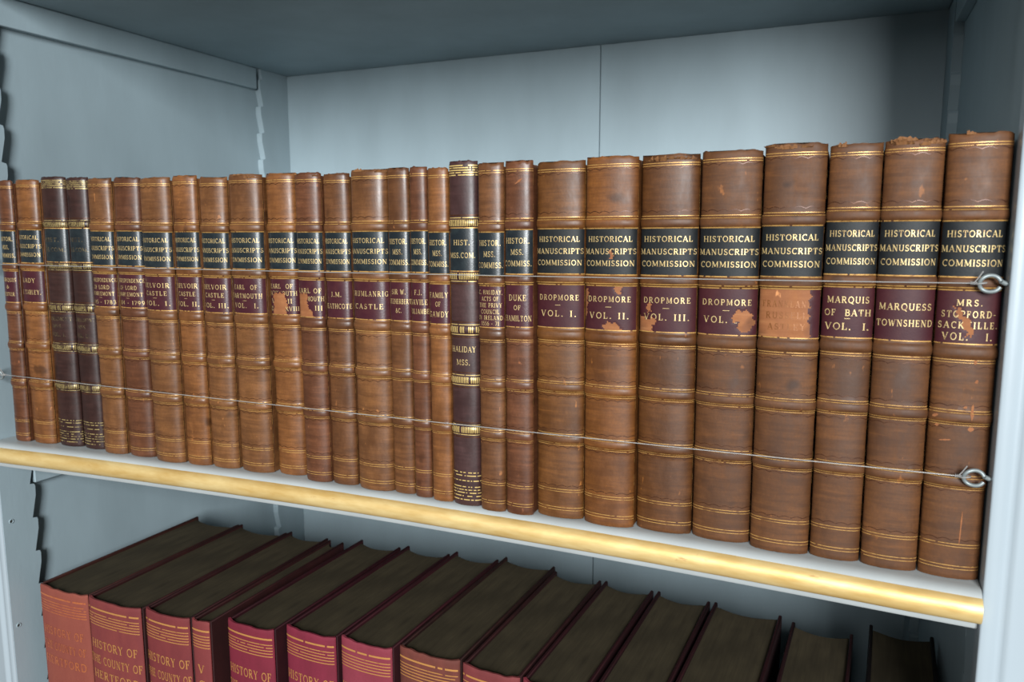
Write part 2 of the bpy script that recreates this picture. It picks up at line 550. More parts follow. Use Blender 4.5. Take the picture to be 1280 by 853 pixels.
def label_patch(sp, z0, z1, off, holes=(), uw=0.93, cell=0.0008):
    nu, nv = int(sp.arc * uw / cell), max(6, int((z1 - z0) / cell))
    U = np.linspace(-1, 1, nu + 1) * sp.arc / 2 * uw
    V = np.linspace(z0, z1, nv + 1)
    uu, vv = np.meshgrid(U, V)
    P = sp.pos(uu, vv, off)
    slots = np.zeros((nv, nu), int)
    ph = random.uniform(0, 9)
    if holes:
        for i in range(nv):
            for j in range(nu):
                un = (U[j] + U[j + 1]) / 2 / (sp.arc / 2 * uw)
                vn = ((V[i] + V[i + 1]) / 2 - z0) / (z1 - z0)
                un2 = un + 0.035 * math.sin(vn * 31 + ph) + 0.02 * math.sin(vn * 77 + un * 20) + random.uniform(-.014, .014)
                vn2 = vn + 0.025 * math.sin(un * 23 + ph) + random.uniform(-.014, .014)
                if any(in_poly(un2, vn2, h) for h in holes):
                    slots[i, j] = 1
    mb = MB()
    mb.grid(P, 0, slots=slots)
    # torn areas sit at the leather's own level
    vid = P.reshape(-1, 3)
    low = sp.pos(uu, vv, 0.00006).reshape(-1, 3)
    tornv = set()
    for f, s in zip(mb.f, mb.mi):
        if s == 1:
            tornv.update(f)
    for i in tornv:
        mb.v[i] = tuple(low[i])
    return mb


# ------------------------------------------------------------------ calf-bound books
BANDS = [0.1995, 0.1634, 0.1265, 0.0911, 0.0555]
DEPTH = 0.160
LT_STD = 0.1962


def calf_book(k, xl, xr, y, h, lean, style, tone, title, subject, label, lt, holes=(), thole=(), fray=0, dd=0.2, subj_ink=None, scr=()):
    W = xr - xl - 0.0005
    D = min(max(W * dd, 0.0035), 0.0078)
    f = lt / LT_STD
    root = thing('calf_bound_book', label, 'book', ((xl + xr) / 2 - lean * 0.115, y + D, 0.0004 + abs(lean) * W / 2), 'leather-bound volumes in the upper row', (0, lean, 0))
    bands = [b * f for b in BANDS]
    dark = style == 'dark'
    sp = Spine(W, D, h, bands, 0.0009 if dark else (0.0013 if W > 0.026 else 0.0011), 0.0030 if dark else 0.0036)
    base, dk, pale = tone
    if k >= 20:                       # the stouter, browner volumes; shade on the row's right put into colour and gloss
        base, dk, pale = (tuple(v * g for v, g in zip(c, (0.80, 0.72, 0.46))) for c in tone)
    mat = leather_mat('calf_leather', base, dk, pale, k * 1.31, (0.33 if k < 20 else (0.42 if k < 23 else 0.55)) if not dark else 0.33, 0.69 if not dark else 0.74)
    # --- spine
    rows = sorted(set([0, 0.0012, 0.0025] + [i * 0.004 for i in range(1, int(h / 0.004))] + [h - 0.003, h - 0.002, h - 0.001, h]
                      + [b + t * sp.half for b in bands for t in (-1, -.85, -.7, -.5, -.25, 0, .25, .5, .7, .85, 1)]))
    rows = np.array([r for r in rows if 0 <= r <= h])
    U = np.sin(np.linspace(-math.pi / 2, math.pi / 2, 41) * 0.97) / math.sin(math.pi / 2 * 0.97) * sp.arc / 2
    uu, vv = np.meshgrid(U, rows)
    jag = np.interp(U, np.linspace(U[0], U[-1], 12), rng.uniform(-0.0011, 0.0004, 12))
    P = sp.pos(uu, vv)
    P[..., 2] += jag[None, :] * (vv / h) ** 60 + rng.normal(0, 0.00005, vv.shape)
    mb = MB()
    mb.grid(P)
    R, Cc = P.shape[:2]
    back = np.stack([P[:, -1], P[:, 0]], 1)
    back[..., 1] = 0.0
    mb.grid(np.stack([P[:, -1], P[:, 0]], 1))
    mb.add(P[-1], [tuple(range(Cc))])
    mb.add(P[0], [tuple(range(Cc))[::-1]])
    s = f
    if dark:
        for b in bands:
            ribbon(mb, sp, b + 0.0035, 0.0005, 1, gaps=0.05)
            ribbon(mb, sp, b - 0.0035, 0.0005, 1, gaps=0.05)
            ribbon(mb, sp, b + 0.0052, 0.0008, 2, gaps=0.0)
            ribbon(mb, sp, b - 0.0052, 0.0008, 2, gaps=0.0)
            n = int(sp.arc * 0.92 / 0.0012)
            for i in range(n):
                u = -sp.arc * 0.46 + sp.arc * 0.92 * (i + 0.5) / n
                w = 0.00062
                if random.random() < 0.06:
                    continue
                vv2 = np.linspace(b - 0.0022, b + 0.0022, 5)
                Pq = np.stack([sp.pos(np.full(5, u - w / 2), vv2, 0.00018), sp.pos(np.full(5, u + w / 2), vv2, 0.00018)])
                mb.grid(Pq, 1)
        for z in (h - 0.0035, h - 0.0050, h - 0.0066, h - 0.0082, h - 0.0098):
            ribbon(mb, sp, z, 0.0007, 1, gaps=0.1)
        for z in (0.0245, 0.0222, 0.0185, 0.0140, 0.0118, 0.0096, 0.0072, 0.0045):
            ribbon(mb, sp, z, 0.0007, 1, gaps=0.28)
    else:
        rules = [(h - 0.0053, .0005), (h - 0.0067, .0004), (0.2036 * s, .0005), (0.2020 * s, .0004),
                 (0.1226 * s, .0005), (0.1212 * s, .00035), (0.0951 * s, .0005), (0.0938 * s, .00035), (0.0884 * s, .0005),
                 (0.0871 * s, .00035), (0.0592 * s, .0005), (0.0579 * s, .00035), (0.0528 * s, .0005), (0.0515 * s, .00035),
                 (0.0206, .0005), (0.0190, .00045), (0.0078, .0005), (0.0060, .00045)]
        for z, th in rules:
            ribbon(mb, sp, z, th * 0.78, 1, gaps=0.012 if W > 0.026 else 0.03)
        for z, wv in ((h - 0.0088, 0.0011), (0.2058 * s, 0.0011), (0.1184 * s, 0.001), (0.0972 * s, 0.001), (0.0846 * s, 0.001),
                      (0.0613 * s, 0.001), (0.0496 * s, 0.001), (0.0225, 0.001)):
            if W > 0.0185:
                ribbon(mb, sp, z, 0.00045, 2, gaps=0.05, wave=wv, seg=84)
        # the fine gilt fillet along the joints
        for sgn in (-1, 1):
            uu2 = np.array([sgn * sp.arc * 0.483, sgn * sp.arc * 0.488])
            for zz in np.arange(0.004, h - 0.008, 0.004):
                if random.random() < 0.45:
                    continue
                Pq = np.stack([sp.pos(uu2, np.full(2, zz), 0.0002), sp.pos(uu2, np.full(2, zz + 0.004), 0.0002)])
                mb.grid(Pq, 1)
    for un, z, ln, ang, wd in scr:
        tt = np.linspace(-0.5, 0.5, 7)
        cu, cz = un * sp.arc / 2 + tt * ln * math.cos(ang), z + tt * ln * math.sin(ang)
        hw = wd * np.sqrt(np.maximum(1 - (2 * tt) ** 2, 0.02)) * rng.uniform(0.6, 1.1, 7) / 2
        mb.grid(np.stack([sp.pos(cu + hw * math.sin(ang), cz - hw * math.cos(ang), 0.00018), sp.pos(cu - hw * math.sin(ang), cz + hw * math.cos(ang), 0.00018)]), 3)
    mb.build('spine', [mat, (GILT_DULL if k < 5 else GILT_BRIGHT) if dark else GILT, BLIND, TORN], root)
    # --- boards and leaves
    for sgn in (-1, 1):
        b = MB()
        xo = sgn * (W / 2 - 0.0002)
        xi = sgn * (W / 2 - 0.0030)
        b.box((min(xo, xi), 0.0006, 0.0), (max(xo, xi), DEPTH, h - 0.0025), 0, 0.0006)
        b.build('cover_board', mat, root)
    pb = MB()
    iw = W / 2 - 0.0032
    sec = [(-iw, 0.001)] + [(-iw + 2 * iw * i / 10, DEPTH - 0.004 - 0.005 * math.sin(math.pi * i / 10)) for i in range(11)] + [(iw, 0.001)]
    n = len(sec)
    V = [(x, yy, 0.003) for x, yy in sec] + [(x, yy, h - 0.0055) for x, yy in sec]
    pb.add(V, [tuple(range(n))[::-1], tuple(range(n, 2 * n))] + [(i, (i + 1) % n, n + (i + 1) % n, n + i) for i in range(n)])
    pb.build('page_block', PAGES, root)
    # --- labels with their gilt edges and lettering
    tz1, tz0 = 0.1958 * s, 0.1670 * s
    if title:
        L = label_patch(sp, tz0, tz1, 0.00022, thole)
        for z in (tz1 + 0.0004, tz0 - 0.0002):
            ribbon(L, sp, z, 0.0007, 2, frac=0.95, off=0.0003, gaps=0.03)
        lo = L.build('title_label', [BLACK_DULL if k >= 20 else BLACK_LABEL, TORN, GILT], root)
        lo['label'] = 'black leather title label with gilt lettering'
        lettering(sp, title, tz0, tz1, 0.00034, thole).build('lettering', LETTER_DULL if dark and k < 5 else LETTER, lo, smooth=False)
    if dark:
        if subject:
            lettering(sp, subject, 0.0955 * s, 0.1225 * s, 0.0002).build('lettering', LETTER_DULL if k < 5 else LETTER, root, smooth=False)
    else:
        mz1, mz0 = 0.1594 * s, 0.1316 * s
        L = label_patch(sp, mz0, mz1, 0.00022, holes)
        for z in (mz1 + 0.0005, mz1 + 0.0019, mz0 - 0.0003):
            ribbon(L, sp, z, 0.0006, 2, frac=0.95, off=0.0003, gaps=0.06)
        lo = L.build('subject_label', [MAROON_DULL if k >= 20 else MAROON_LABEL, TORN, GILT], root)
        lo['label'] = 'maroon leather subject label' + (' partly torn away' if holes else '')
        lettering(sp, subject, mz0, mz1, 0.00034 if subj_ink is None else 0.00016, holes if subj_ink is None else (), track=0.26 if W > 0.03 else 0.16).build(
            'lettering', subj_ink or LETTER, lo, smooth=False)
    # --- torn headcap
    if fray:
        fb = MB()
        for q in range(int(5 * fray)):
            c = random.uniform(-0.8, 0.8)
            wd = random.uniform(0.12, 0.34)
            us = np.linspace(max(c - wd, -0.95), min(c + wd, 0.95), 9) * sp.arc / 2
            zb = h - random.uniform(0.001, 0.0045)
            hts = np.array([random.uniform(0.2, 1) for _ in us]) * random.uniform(0.0012, 0.0032)
            o0 = random.uniform(0.0001, 0.0006)
            A = sp.pos(us, np.full(9, zb), o0)
            B2 = sp.pos(us, zb + hts, o0 + random.uniform(0.0003, 0.0014))
            B2[:, 2] = np.minimum(B2[:, 2], h + 0.0014)
            C2 = A.copy()
            C2[:, 1] += 0.0006
            fb.grid(np.stack([A, B2, C2, A]))
        fb.build('torn_headcap', FRAY, root, smooth=False)
    return root


def tone(r, g, b, d=0.66, p=1.16):
    c = np.array([r, g, b], float) * 0.95
    return srgb(*c), srgb(*(c * np.array([d, d * 0.94, d * 0.94]))), srgb(*np.minimum(c * p, 250))


TAN, RED, BRN, ORA, DRK = tone(126, 82, 46), tone(109, 66, 41), tone(112, 71, 40), tone(136, 86, 45), tone(60, 37, 32, 0.7, 1.25)
HMC = [('HISTORICAL', .22, .0035, .76), ('MANUSCRIPTS', .49, .0035, .9), ('COMMISSION', .75, .0035, .84)]
HMS = [('HISTOR.', .24, .0037, .74), ('MSS.', .5, .0037, .4), ('COMMISS.', .76, .0037, .86)]
HMD = [('HIST.', .33, .0036, .5), ('MSS.COM.', .63, .0036, .78)]


def drop(v, w):
    return [('DROPMORE', .29, .0036, .74), ('_', .47, .002, .1), ('VOL. ' + v, .67, .0040, w)]


def belv(v, w):
    return [('BELVOIR', .26, .0038, .72), ('CASTLE', .5, .0036, .6), ('_', .64, .002, .1), ('VOL. ' + v, .8, .0038, w)]


U_ = 'brown calf book '
#  xl, xr, crest y, height, lean, style, tone, title, subject, label, label-top z, kwargs
BOOKS = [
    (-.7110, -.6905, -.0130, .2404, .022, 'calf', RED, HMS, [('MARQUIS', .27, .0034, .78), ('&', .5, .003, .14), ('FOSTER', .74, .0034, .62)], 'slim dark-labelled brown calf book at the far left end of the upper row', .1957, {}),
    (-.6925, -.6598, -.0107, .2409, .018, 'calf', ORA, HMC, [('LADY', .3, .0040, .46), ('DE TABLEY.', .68, .0040, .74)], 'brown calf book second from the left end, just before the dark pair', .1965, {}),
    (-.6640, -.6303, -.0075, .2427, .010, 'dark', DRK, HMD, [('CHARLEMONT', .22, .0032, .84), ('MSS.', .46, .0032, .36), ('VOL. I.', .74, .0034, .5)], 'dark brown book with broad gilt bands, left one of the adjoining dark pair', .1978, {}),
    (-.6320, -.6050, -.0052, .2414, .006, 'dark', DRK, HMD, [('CHARLEMONT', .22, .0032, .84), ('MSS.', .46, .0032, .36), ('VOL. II.', .74, .0034, .5)], 'dark brown book with broad gilt bands, right one of the adjoining dark pair', .1978, {}),
    (-.6009, -.5722, -.0085, .2396, .011, 'calf', TAN, HMC, [('CORRESPONDENCE', .18, .0033, .92), ('OF LORD', .4, .0034, .56), ('CHARLEMONT', .6, .0033, .8), ('_', .72, .0015, .1), ('1745 - 1783', .86, .0033, .86)], 'brown calf book touching the right side of the dark pair', .1952, {}),
    (-.5748, -.5432, -.0060, .2396, .008, 'calf', RED, HMC, [('CORRESPONDENCE', .18, .0033, .9), ('OF LORD', .4, .0034, .54), ('CHARLEMONT', .6, .0033, .8), ('_', .72, .0015, .1), ('1784 - 1799', .86, .0033, .86)], 'reddish brown calf book between the BELVOIR CASTLE VOL. I volume and a tan one', .1952, {}),
    (-.5398, -.5051, -.0086, .2384, .002, 'calf', TAN, HMC, belv('I.', .74), 'brown calf book lettered BELVOIR CASTLE VOL. I', .1943, {}),
    (-.5093, -.4803, -.0043, .2394, .0, 'calf', ORA, HMC, belv('II.', .78), 'brown calf book lettered BELVOIR CASTLE VOL. II', .1945, {}),
    (-.4815, -.4517, -.0025, .2375, .004, 'calf', TAN, HMC, belv('III.', .8), 'brown calf book lettered BELVOIR CASTLE VOL. III', .1939, {}),
    (-.4528, -.4173, -.0010, .2391, .0, 'calf', TAN, HMC, [('EARL  OF', .25, .0036, .6), ('DARTMOUTH', .5, .0038, .78), ('_', .64, .002, .1), ('VOL.  I.', .78, .0038, .62)], 'brown calf book with whole maroon label, right of BELVOIR CASTLE VOL. III', .1944, dict(fray=.7)),
    (-.4200, -.3901, .0046, .2390, -.008, 'calf', ORA, HMC, [('EARL  OF', .2, .0036, .66), ('DARTMOUTH', .4, .0036, .84), ('VOL. II', .62, .0036, .6), ('MDCCLXXVIII', .84, .0034, .9)], 'reddish brown calf book with a patch torn from the middle of its maroon label', .1941,
     dict(holes=[[(-.5, .6), (.2, .62), (.34, .4), (.42, .25), (.3, .14), (.34, -.1), (-.62, -.1), (-.5, .2)]])),
    (-.3855, -.3609, -.0008, .2381, -.004, 'calf', RED, HMC, [('EARL OF', .28, .0036, .78), ('DARTMOUTH', .5, .0036, .9), ('VOL. III', .76, .0036, .8)], 'narrow brown calf book with the lower left of its maroon label torn away', .1940,
     dict(holes=[[(-1.1, .62), (-.1, .66), (-.05, .5), (-.1, .33), (.5, -.1), (-1.1, -.1)]], fray=.5)),
    (-.3621, -.3380, .0014, .2369, -.002, 'calf', BRN, HMC, [('J.M.', .36, .0036, .34), ('HEATHCOTE', .68, .0038, .9)], 'narrow brown calf book touching the left side of the wide DRUMLANRIG CASTLE volume', .1940, {}),
    (-.3364, -.3045, -.0005, .2388, -.003, 'calf', TAN, HMC, [('DRUMLANRIG', .32, .0038, .86), ('CASTLE', .66, .0038, .66)], 'wide brown calf book lettered DRUMLANRIG CASTLE', .1945, dict(fray=.4)),
    (-.3050, -.2866, .0020, .2389, -.004, 'calf', BRN, HMS, [('SIR W.', .25, .0036, .56), ('FITZHERBERT', .5, .0036, .93), ('&C.', .74, .0032, .24)], 'narrow brown calf book touching the right side of DRUMLANRIG CASTLE', .1945, {}),
    (-.2854, -.2710, .0005, .2395, -.003, 'calf', RED, HMS, [('F.J.', .25, .0036, .36), ('SAVILE', .5, .0038, .82), ('FOLJAMBE', .74, .0036, .93)], 'narrowest brown calf book, second to the right of DRUMLANRIG CASTLE', .1948, {}),
    (-.2695, -.2531, -.0015, .2377, -.004, 'calf', ORA, HMS, [('FAMILY', .27, .0038, .78), ('OF', .5, .0034, .22), ('GAWDY', .76, .0040, .8)], 'narrow golden brown calf book touching the left side of the lone dark book', .1938, {}),
    (-.2525, -.2306, -.0024, .2417, -.006, 'dark', tone(70, 46, 44, .72, 1.2), HMD, [('HALIDAY', .36, .0040, .74), ('MSS.', .7, .0040, .42)], 'dark purplish book with fence-like gilt bands standing alone in mid row', .1966, dict(fray=.0)),
    (-.2290, -.2098, -.0052, .2392, -.004, 'calf', BRN, HMS, [('C. HALIDAY,', .14, .0029, .82), ('ACTS OF', .3, .0029, .58), ('THE PRIVY', .46, .0029, .78), ('COUNCIL', .62, .0029, .62), ('IN IRELAND', .77, .0029, .84), ('1556 - 71', .91, .0029, .6)], 'narrow brown calf book with six crowded label lines, right of the lone dark book', .1937, {}),
    (-.2100, -.1895, -.0040, .2398, -.004, 'calf', RED, HMS, [('DUKE', .3, .0040, .54), ('OF', .54, .0032, .22), ('HAMILTON', .8, .0038, .84)], 'narrow brown calf book with a pale scratch near its top, left of DROPMORE VOL. I', .1953, dict(scr=[(.1, .2265, .0062, .62, .0014)])),
    (-.1895, -.1558, .0007, .2390, -.006, 'calf', TAN, HMC, drop('I.', .66), 'brown calf book lettered DROPMORE VOL. I with a complete label', .1958, {}),
    (-.1550, -.1206, -.0007, .2408, -.006, 'calf', ORA, HMC, drop('II.', .68), 'brown calf book lettered DROPMORE VOL. II with chips at the label edges', .1959,
     dict(holes=[[(-1.1, .95), (-.78, .92), (-.86, .7), (-.9, .3), (-1.1, .2)], [(.08, 1.1), (.5, 1.1), (.46, .86), (.3, .84)], [(-.22, -.1), (-.18, .12), (.05, .18), (.42, .12), (.46, -.1)]],
          thole=[[(-.02, .5), (.12, .52), (.14, .3), (.02, .34)]])),
    (-.1198, -.0837, .0030, .2406, -.006, 'calf', BRN, HMC, drop('III.', .72), 'brown calf book lettered DROPMORE VOL. III with the lower left label corner gone', .1960,
     dict(holes=[[(-1.1, .38), (-.88, .36), (-.7, .26), (-.34, .3), (-.42, .12), (-.62, -.1), (-1.1, -.1)], [(-.66, .66), (-.52, .6), (-.5, .42), (-.66, .44)]], fray=1.0)),
    (-.0831, -.0474, .0033, .2418, -.005, 'calf', BRN, HMC, drop('IV.', .68), 'brown calf book lettered DROPMORE with the label torn at the volume number', .1961,
     dict(holes=[[(.26, .5), (.5, .56), (.86, .46), (.92, .22), (.62, .04), (.4, .08), (.38, .26), (.2, .3)]])),
    (-.0466, -.0123, -.0004, .2434, -.003, 'calf', BRN, HMC, [('FRANKLAND-', .3, .0038, .78), ('RUSSELL-', .54, .0038, .66), ('ASTLEY.', .78, .0038, .6)], 'brown calf book whose maroon label has almost wholly peeled off', .1971,
     dict(holes=[[(-1.2, 1.2), (.74, 1.2), (.66, .9), (.62, .4), (.7, .16), (.66, -.2), (-1.2, -.2)]], fray=1.1, subj_ink=BLIND_TAN)),
    (-.0117, .0160, .0015, .2424, -.002, 'calf', BRN, HMC, [('MARQUIS', .24, .0037, .72), ('OF  BATH', .5, .0037, .8), ('_', .62, .002, .1), ('VOL.  I.', .78, .0040, .76)], 'brown calf book touching the right side of the peeled-label volume', .1994, dict(fray=.5)),
    (.0164, .0460, -.0002, .2432, -.003, 'calf', BRN, HMC, [('MARQUESS', .34, .0037, .8), ('TOWNSHEND', .66, .0037, .86)], 'brown calf book with a ragged torn top, second from the right end', .1994, dict(fray=1.6)),
    (.0466, .0772, .0000, .2450, -.002, 'calf', BRN, HMC, [('MRS.', .22, .0034, .36), ('STOPFORD-', .44, .0036, .76), ('SACKVILLE.', .65, .0036, .84), ('VOL.   I.', .87, .0040, .7)], 'tall brown calf book at the right end of the upper row, behind the eye screws', .1992,
     dict(scr=[(.28, .1235, .0025, 1.5, .002), (.36, .113, .0022, 1.2, .002), (.1, .0985, .002, .3, .0016), (.3, .096, .009, 1.52, .0017), (-.7, .093, .003, .5, .0016), (.3, .0865, .003, .2, .0026), (-.66, .0875, .0022, .2, .0018), (-.4, .0795, .006, .15, .001), (.24, .03, .02, 1.55, .0008), (.2, .16, .003, .4, .0012)], holes=[[(-.46, .7), (-.3, .7), (-.2, .58), (-.02, .48), (.14, .32), (.16, .14), (-.02, .12), (-.05, .26), (-.26, .44), (-.34, .58)]], fray=.3)),
]
BOOKS = [list(b) for b in BOOKS]
for a, b in zip(BOOKS, BOOKS[1:]):            # neighbours may touch but not cut into each other
    o = max((a[1] + a[4] * z) - (b[0] + b[4] * z) for z in (-0.118, 0.130)) + 0.0001
    if o > 0:
        a[1] -= o / 2
        b[0] += o / 2
for k, (xl, xr, y, h, lean, style, tn, title, subj, label, lt, kw) in enumerate(BOOKS):
    dd = 0.24 if xr < -0.3 else (0.22 if xr < -0.18 else 0.19)
    calf_book(k, xl, xr, y, h, lean, style, tn, title, subj, label, lt, dd=dd, **kw)

# ------------------------------------------------------------------ bookcase
XL, XR, YB = -0.7370, 0.0876, 0.420
ST = 0.0085                       # thickness of the notched strips
ZB, ZT = -0.52, 0.78
case = thing('bookcase', 'pale grey-blue painted bookcase with notched shelf strips, around all books', 'bookcase', (0, 0, 0))
m = MB()
m.box((XL - 0.02, YB, ZB), (-0.2755, YB + 0.018, ZT), 0, 0.0006)
m.build('back_panel', PAINT, case)
m = MB()
m.box((-0.2747, YB, ZB), (XR + 0.02, YB + 0.018, ZT), 0, 0.0006)
m.build('back_panel', PAINT, case)
for nm, x0, x1, y0 in (('side_panel', XL - 0.02, XL, -0.018), ('side_panel', XR, XR + 0.02, 0.004)):
    m = MB()
    m.box((x0, y0, ZB), (x1, YB, ZT))
    m.build(nm, PAINT, case)


def stile(x0, x1, yf, yb, sgn):
    """front stile with a shallow groove and bead, profile in x-y, inner edge at x0"""
    w = abs(x1 - x0)
    prof = [(0, yb), (0, yf + 0.0012), (0.0004, yf + 0.0004), (0.0012, yf), (0.0062, yf), (0.0078, yf + 0.0012), (0.0098, yf + 0.0016),
            (0.0116, yf + 0.0008), (0.0128, yf - 0.0002), (0.0150, yf - 0.0003), (0.0162, yf + 0.0002), (w, yf + 0.0002), (w, yb)]
    P = [(x0 + sgn * a, b) for a, b in prof]
    n = len(P)
    mm = MB()
    V = [(x, yy, ZB) for x, yy in P] + [(x, yy, ZT) for x, yy in P]
    mm.add(V, [tuple(range(n)), tuple(range(n, 2 * n))] + [(i, (i + 1) % n, n + (i + 1) % n, n + i) for i in range(n)])
    return mm.build('front_stile', PAINT_STILE, case)


stile(0.0778, 0.15, -0.0095, 0.004, 1)
stile(-0.7290, -0.80, -0.0215, -0.018, -1)
PITCH_T = 0.0346


def strip(x0, x1, yflat, ytooth, zoff, name='notched_strip'):
    """ratchet strip: flat edge at yflat, saw teeth at ytooth (square step on top, long slope below)"""
    s = 1 if ytooth > yflat else -1
    pts = [(yflat, ZB), (yflat, ZT)]
    z = ZT - (ZT - zoff) % PITCH_T
    pts.append((ytooth - s * 0.0048, ZT))
    while z > ZB + PITCH_T:
        pts += [(ytooth - s * 0.0052, z + 0.0006), (ytooth - s * 0.0008, z - 0.0004), (ytooth, z - 0.003), (ytooth - s * 0.0003, z - 0.012)]
        z -= PITCH_T
    pts.append((ytooth - s * 0.0048, ZB))
    mm = MB()
    mm.prism_x(pts, x0, x1)
    return mm.build(name, PAINT, case, smooth=False)


strip(XL, XL + ST, -0.020, 0.0145, -0.0520)
strip(XL, XL + ST, YB, 0.364, -0.0520)
strip(XR - ST, XR, 0.0045, 0.0400, -0.0385)
strip(XR - ST, XR, YB, 0.364, -0.0385)
for yy, zz in ((-0.0121, -0.0823), (-0.0142, -0.1882)):
    m = MB()
    ring = [(XL + ST + 0.0002, yy + 0.0019 * math.cos(a), zz + 0.0019 * math.sin(a)) for a in np.linspace(0, 2 * math.pi, 14)[:-1]]
    m.tube(ring, 0.0005, 6, 0, True)
    o_ = len(m.v)
    m.add([(XL + ST + 0.00025, p[1], p[2]) for p in ring], [tuple(range(len(ring)))], 1)
    m.build('screw_hole', [PAINT, HOLE], case)

# ------------------------------------------------------------------ shelves and their bearers
YBX = [-0.80, -0.7294, -0.65, -0.5765, -0.4384, -0.3168, -0.2093, -0.1157, -0.034, 0.0374, 0.0785]
YBV = [-0.0190, -0.0160, -0.0085, -0.0035, 0.0042, 0.0086, 0.0090, 0.0080, 0.0054, 0.0020, 0.0001]
xs = np.linspace(-0.7280, 0.0774, 120)
yb = np.interp(xs, YBX, YBV)
yb = np.convolve(np.pad(yb, 6, mode='edge'), np.ones(13) / 13, mode='valid')


def sweep(prof, xs, yb, jitter=0.0):
    """prof: list of (dy or ('abs', y), z)"""
    rows = []
    for p, z in prof:
        y = np.full_like(xs, p[1]) if isinstance(p, tuple) else yb + p
        rows.append(np.stack([xs, y, np.full_like(xs, z)], -1))
    return np.stack(rows)


shelf = thing('shelf', 'white painted shelf with gilded front edge carrying the calf-bound books', 'shelf')
prof = [(('abs', 0.415), 0.0), (-0.0040, 0.0), (-0.0070, -0.0002), (-0.0098, -0.0009), (-0.0118, -0.0022), (-0.0128, -0.0040), (-0.0105, -0.0060),
        (-0.0095, -0.0160), (-0.0078, -0.0178), (-0.0062, -0.0184), (-0.0052, -0.0192), (-0.0048, -0.0236), (-0.0040, -0.0248), (-0.0010, -0.0250), (('abs', 0.415), -0.0250)]
P = sweep(prof, xs, yb)
m = MB()
m.grid(np.concatenate([P, P[:1]]))
n0 = P.shape[0]
for e in (0, -1):
    m.add(P[:, e], [tuple(range(n0))])
m.build('shelf_board', PAINT_SHELF, shelf)
gp = [(-0.0104, -0.0150)]
for a in np.linspace(97, 268, 15):
    a = math.radians(a)
    gp.append((-0.0115 + 0.0062 * math.cos(a), -0.0106 + 0.0074 * math.sin(a)))
xg = np.concatenate([xs[:-1], [0.0776]])
yg = np.concatenate([yb[:-1], [yb[-1]]])
P = sweep(gp, xg, yg)
wob = np.interp(xg, np.linspace(-0.73, 0.08, 70), rng.normal(0, 0.00035, 70))
wob2 = np.interp(xg, np.linspace(-0.73, 0.08, 40), rng.normal(0, 0.0002, 40))
P[1, :, 1] += wob
P[:, :, 1] += wob2 * 0.5
P[-1, :, 1] += wob * 0.4
m = MB()
m.grid(np.concatenate([P, P[:1]]))
for e in (0, -1):
    m.add(P[:, e], [tuple(range(P.shape[0]))])
g = m.build('gilt_moulding', GOLD, shelf)
g['label'] = 'gilded half-round moulding'

for nm, z0, z1, yfr, lb in (('shelf', 0.4110, 0.4360, -0.004, 'painted shelf overhead, seen from below above the calf-bound row'),
                            ('shelf', -0.4750, -0.4500, -0.004, 'painted shelf beneath the red cloth books, below the frame')):
    t = thing(nm, lb, 'shelf')
    m = MB()
    m.box((XL + ST + 0.0004, yfr, z0), (XR - ST - 0.0004, 0.4195, z1), 0, 0.001)
    m.build('shelf_board', PAINT, t)

BE = 0.0085
for zt, where in ((0.4108, 'the overhead shelf'), (-0.0252, 'the gilded shelf'), (-0.4752, 'the shelf of red books')):
    for side, xa, xb, ya, yc in (('left', XL + 0.0001, XL + BE, 0.0150, 0.3585), ('right', XR - BE, XR - 0.0001, 0.0405, 0.3585)):
        m = MB()
        m.box((xa, ya, zt - 0.0265), (xb, yc, zt), 0, 0.0006)
        o = m.build('shelf_bearer', PAINT, smooth=False)
        o['label'] = 'painted wooden bearer under the %s end of %s' % (side, where)
        o['category'] = 'shelf bearer'
        o['group'] = 'bearers under the shelves'

# ------------------------------------------------------------------ red cloth books on the lower shelf
ZTOP, ZFLOOR = -0.148, -0.4500


